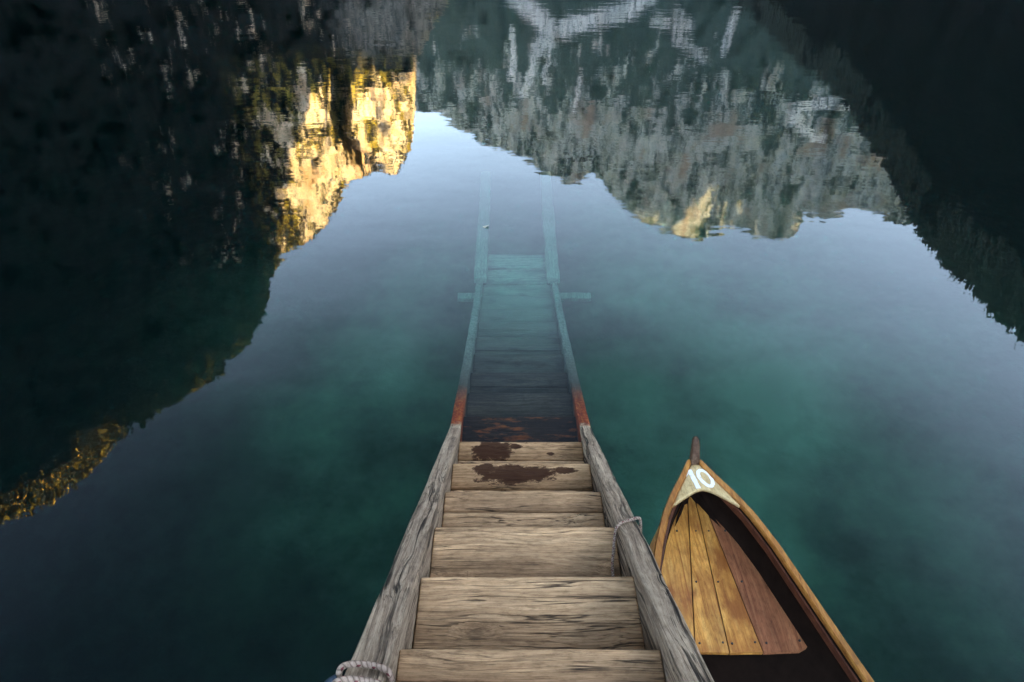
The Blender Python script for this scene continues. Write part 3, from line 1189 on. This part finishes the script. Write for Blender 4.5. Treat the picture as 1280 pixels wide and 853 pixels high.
far = mountain('mountain', M['far_rock'], -32, 60, 560, 120, far_el, far_r1, .50, .22, .045, 1.3, 1.15, far_feat)
left_feat = []
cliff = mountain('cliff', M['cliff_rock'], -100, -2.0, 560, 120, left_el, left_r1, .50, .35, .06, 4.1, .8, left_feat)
mountain('hillside', M['wood_slope'], 13, 150, 460, 70, right_el, right_r1, .38, .35, .03, 7.7, .9)


# unseen western ridge added to block the sun, crest shaped to the sunlit outlines
def shadow_ridge():
    s = Vector((math.sin(R(SUN_AZ)), math.cos(R(SUN_AZ))))
    p = Vector((-math.cos(R(SUN_AZ)), math.sin(R(SUN_AZ))))
    tn = math.tan(R(SUN_EL))
    Q = lambda t: float(np.interp(t, [-4000, 0, 800, 1600, 2500, 4000], [1500, 1800, 2200, 2500, 3300, 4200]))
    ts = np.arange(-4000, 4200, 10.0)
    hs = np.full(len(ts), 1500.0)
    known = np.zeros(len(ts), bool)
    for ob, polys, rng in ((cliff, LIT_CLIFF, (-60, 1260)), (far, LIT_FAR, (2750, 3400))):
        n = len(ob.data.vertices)
        co = np.empty(n * 3, np.float32)
        ob.data.vertices.foreach_get('co', co)
        co = co.reshape(-1, 3).astype(float)
        pv = np.empty(n * 3, np.float32)
        ob.data.attributes['polar'].data.foreach_get('vector', pv)
        pv = pv.reshape(-1, 3)
        lit = np.zeros(n, bool)
        for poly in polys:
            P = [azel(*q) for q in poly]
            ins = np.zeros(n, bool)
            for (x1, y1), (x2, y2) in zip(P, P[1:] + P[:1]):
                cnd = (y1 > pv[:, 1]) != (y2 > pv[:, 1])
                xx = x1 + (pv[:, 1] - y1) / ((y2 - y1) or 1e-9) * (x2 - x1)
                ins ^= cnd & (pv[:, 0] < xx)
            lit |= ins
        ok = pv[:, 1] > 8.0
        t = co[:, 0] * p.x + co[:, 1] * p.y
        q = co[:, 0] * s.x + co[:, 1] * s.y
        H = co[:, 2] + (np.array([Q(x) for x in t]) - q) * tn
        for i, tt in enumerate(ts):
            if not rng[0] <= tt <= rng[1]:
                continue
            m = ok & (np.abs(t - tt) < 9)
            if m.sum() < 4:
                continue
            h_, l_ = H[m], lit[m]
            o_ = np.argsort(h_)
            h_, l_ = h_[o_], l_[o_]
            # unlit points above the line and lit points below it are errors
            err = np.concatenate([[0], np.cumsum(l_ * (2.5 if tt > 2000 else 1.5 if tt > 560 else .8))]) + np.concatenate([np.cumsum((~l_)[::-1])[::-1], [0]])
            k = int(np.argmin(err))
            hs[i] = h_[-1] + 40 if k == len(h_) else (h_[k] - 2 if k == 0 else (h_[k - 1] + h_[k]) / 2)
            known[i] = True
    far_lo = (ts > 1260) & (ts < 2750)
    hs[far_lo] = 2500
    hs[ts > 3400] = 2500
    hs = np.convolve(np.pad(hs, 1, mode='edge'), [.2, .6, .2], 'valid')
    bm = bmesh.new()
    rows = []
    for t, h in zip(ts, hs):
        h = h + 6 * fbm((t * .03, 3.1, 0), 4)
        q = Q(t)
        row = []
        for dq, k in ((-950, -.02), (-450, .45), (-120, .86), (0, 1.0), (500, .7), (1500, -.02)):
            P = s * (q + dq) + p * t
            row.append(bm.verts.new((P.x, P.y, h * k)))
        rows.append(row)
    for a, b in zip(rows, rows[1:]):
        for j in range(5):
            bm.faces.new((a[j], a[j + 1], b[j + 1], b[j]))
    o = from_bm('unseen_hills', bm, M['hill_plain'], None, True)
    tag(o, kind='structure')


T = NT('hill_woods')
T.principled(T.ramp(T.noise(T.mapping(T.objco(), (.01, .01, .01)), 1.0, 6, .7), [(.3, (.012, .018, .014)), (.7, (.06, .065, .05))]), .95, None, .05)
M['hill_plain'] = T.m
# outlines (photo pixels) of what the low sun still reaches on the cliff and on the far mountain
LIT_CLIFF = [[(350, 322), (351, 262), (360, 215), (371, 170), (381, 138), (397, 110), (407, 106), (406, 170), (408, 195), (427, 196), (453, 208), (452, 228), (430, 246), (398, 296), (374, 314)],
             [(424, 76), (432, 68), (447, 72), (470, 92), (490, 102), (522, 102), (524, 150), (518, 190), (498, 222), (484, 210), (470, 182), (440, 136), (428, 118)],
             [(-20, 670), (-20, 628), (60, 592), (120, 526), (150, 530), (150, 552), (62, 632)], [(242, 474), (258, 470), (258, 484), (240, 492)]]
LIT_FAR = [[(876, 214), (896, 203), (914, 226), (930, 194), (926, 238), (906, 292), (866, 304), (860, 268), (888, 262)]]
shadow_ridge()


def back_hills():
    bm = bmesh.new()
    rows = []
    for a in np.linspace(148, 262, 90):
        e = 20 + 5 * fbm((a * .06, 9.2, 0), 4)
        row = []
        for r, k in ((380, -.05), (700, .45), (1000, .85), (1250, 1.0), (1700, -.05)):
            z = 1250 * math.tan(R(e)) * k
            r2 = r * (1 + .05 * mnoise.noise(Vector((a * .2, k * 4, 1))))
            row.append(bm.verts.new((r2 * math.sin(R(a)), r2 * math.cos(R(a)), z)))
        rows.append(row)
    for a, b in zip(rows, rows[1:]):
        for j in range(4):
            bm.faces.new((a[j], a[j + 1], b[j + 1], b[j]))
    o = from_bm('unseen_hills', bm, M['hill_plain'], None, True)
    tag(o, kind='structure')


back_hills()


def forest(name, label, elf, r1f, az0, az1, n, seed, hmin, hmax, basef, p, mat, vlo=.86):
    rr = random.Random(seed)
    verts, faces = [], []
    for _ in range(n):
        a = rr.uniform(az0, az1)
        v = 1 - (1 - vlo) * rr.random() ** 1.5
        er = elf(a)
        el = er * v
        r1 = r1f(a)
        r = r1 * basef + (r1 - r1 * basef) * v ** p
        h = rr.uniform(hmin, hmax) * (.5 + rr.random() * .8)
        z0 = r * math.tan(R(el)) - h * .35
        w = h * rr.uniform(.13, .24)
        cx, cy = r * math.sin(R(a)), r * math.cos(R(a))
        lean = rr.uniform(-.05, .05) * h
        for (f0, f1, ww) in ((0, .55, 1.0), (.3, .8, .75), (.58, 1.0, .5)):
            b = len(verts)
            m = 6
            ph = rr.random() * 6
            for k in range(m):
                q = ph + 2 * math.pi * k / m
                k2 = ww * w * (.75 + .5 * rr.random())
                verts.append((cx + k2 * math.cos(q), cy + k2 * math.sin(q), z0 + h * f0 + rr.uniform(-.03, .03) * h))
            verts.append((cx + lean * f1, cy, z0 + h * f1))
            for k in range(m):
                faces.append((b + k, b + (k + 1) % m, b + m))
    me = bpy.data.meshes.new(name)
    me.from_pydata(verts, [], faces)
    o = link(name, me, mat)
    tag(o, label, 'trees', None, 'stuff')


M['conifer'] = plain('conifer_needles', (.010, .014, .011), .9, .5, .05)
M['larch'] = plain('autumn_larch_needles', (.26, .17, .03), .9, .5, .05)
forest('conifer_forest', 'dark conifer forest along the ridge of the right hillside', right_el, right_r1, 13.5, 62, 5200, 3, 14, 26, .38, .9, M['conifer'])
forest('conifer_forest', 'dark conifers along the rim of the left cliff', left_el, left_r1, -62, -8, 1700, 5, 6, 13, .50, .8, M['conifer'], .94)
forest('larch_forest', 'yellow autumn larches scattered along the rim of the left cliff', left_el, left_r1, -58, -38, 260, 6, 5, 11, .50, .8, M['larch'], .93)

# ------------------------------------------------------------------ sky, sun, render settings
SKY_VEIL = [(.0, (1.9, 1.9, 1.9)), (.48, (2.0, 2.0, 2.0)), (.62, (1.3, 1.3, 1.3)), (.76, (.36, .36, .37)), (.9, (.13, .13, .135))]
w = bpy.data.worlds.new('World')
SC.world = w
w.use_nodes = True
nt = w.node_tree
nt.nodes.clear()
sky = nt.nodes.new('ShaderNodeTexSky')
sky.sky_type = 'NISHITA'
sky.sun_disc = False
sky.sun_elevation = R(SUN_EL)
sky.sun_rotation = R(SUN_AZ)
sky.altitude = 1500
sky.air_density = 1.0
sky.dust_density = 1.6
sky.ozone_density = 1.0
bg = nt.nodes.new('ShaderNodeBackground')
bg.inputs['Strength'].default_value = .055
wo = nt.nodes.new('ShaderNodeOutputWorld')
tc = nt.nodes.new('ShaderNodeTexCoord')
sx = nt.nodes.new('ShaderNodeSeparateXYZ')
nt.links.new(tc.outputs['Generated'], sx.inputs[0])
cl = nt.nodes.new('ShaderNodeTexNoise')
mp = nt.nodes.new('ShaderNodeMapping')
mp.inputs['Scale'].default_value = (1.6, 1.6, 4.0)
nt.links.new(tc.outputs['Generated'], mp.inputs[0])
nt.links.new(mp.outputs[0], cl.inputs['Vector'])
cl.inputs['Scale'].default_value = 1.5
cl.inputs['Detail'].default_value = 4
ma = nt.nodes.new('ShaderNodeMath')
ma.operation = 'MULTIPLY_ADD'
nt.links.new(cl.outputs['Fac'], ma.inputs[0])
ma.inputs[1].default_value = .22
mx = nt.nodes.new('ShaderNodeMath')
mx.operation = 'MULTIPLY_ADD'
nt.links.new(sx.outputs[0], mx.inputs[0])
mx.inputs[1].default_value = -.13
nt.links.new(sx.outputs[2], mx.inputs[2])
nt.links.new(mx.outputs[0], ma.inputs[2])
rp = nt.nodes.new('ShaderNodeValToRGB')            # thin bright veil of cloud low over the ridges, clear dark zenith
rp.color_ramp.interpolation = 'B_SPLINE'
for i_, (p_, c_) in enumerate(SKY_VEIL):
    e_ = rp.color_ramp.elements[i_] if i_ < 2 else rp.color_ramp.elements.new(p_)
    e_.position = p_
    e_.color = (c_[0] / 4, c_[1] / 4, c_[2] / 4, 1)
nt.links.new(ma.outputs[0], rp.inputs[0])
bk = nt.nodes.new('ShaderNodeMapRange')           # sky boosted behind the camera, added to light the stairs
bk.inputs['From Min'].default_value = .25
bk.inputs['From Max'].default_value = -.45
bk.inputs['To Min'].default_value = 1.0
bk.inputs['To Max'].default_value = 4.6
nt.links.new(sx.outputs[1], bk.inputs['Value'])
vm = nt.nodes.new('ShaderNodeVectorMath')
vm.operation = 'MULTIPLY'
nt.links.new(sky.outputs[0], vm.inputs[0])
nt.links.new(rp.outputs[0], vm.inputs[1])
vm2 = nt.nodes.new('ShaderNodeVectorMath')
vm2.operation = 'SCALE'
vm3 = nt.nodes.new('ShaderNodeMath')
vm3.operation = 'MULTIPLY'
vm3.inputs[1].default_value = 4
nt.links.new(bk.outputs[0], vm3.inputs[0])
nt.links.new(vm3.outputs[0], vm2.inputs[3])
nt.links.new(vm.outputs[0], vm2.inputs[0])
nt.links.new(vm2.outputs[0], bg.inputs[0])
nt.links.new(bg.outputs[0], wo.inputs[0])

sd = bpy.data.lights.new('sun', 'SUN')
sd.energy = 5.0
sd.angle = R(.5)
sd.color = (1.0, .77, .39)
so = bpy.data.objects.new('sun', sd)
COL.objects.link(so)
d = Vector((math.sin(R(SUN_AZ)) * math.cos(R(SUN_EL)), math.cos(R(SUN_AZ)) * math.cos(R(SUN_EL)), math.sin(R(SUN_EL))))
so.rotation_euler = (-d).to_track_quat('-Z', 'Y').to_euler()

SC.view_settings.view_transform = 'Standard'
SC.view_settings.look = 'None'
SC.view_settings.gamma = 1
SC.view_settings.use_curve_mapping = False
SC.view_settings.exposure = 4.95
SC.view_settings.use_white_balance = True
SC.view_settings.white_balance_temperature = 8200
SC.view_settings.white_balance_tint = 11
SC.render.engine = 'CYCLES'
cy = SC.cycles
cy.use_denoising = True
try:
    cy.denoiser = 'OPENIMAGEDENOISE'
except Exception:
    pass
cy.max_bounces = 10
cy.diffuse_bounces = 4
cy.glossy_bounces = 4
cy.transmission_bounces = 8
cy.volume_bounces = 2
cy.transparent_max_bounces = 8
cy.caustics_refractive = True
cy.caustics_reflective = False
cy.sample_clamp_indirect = 0
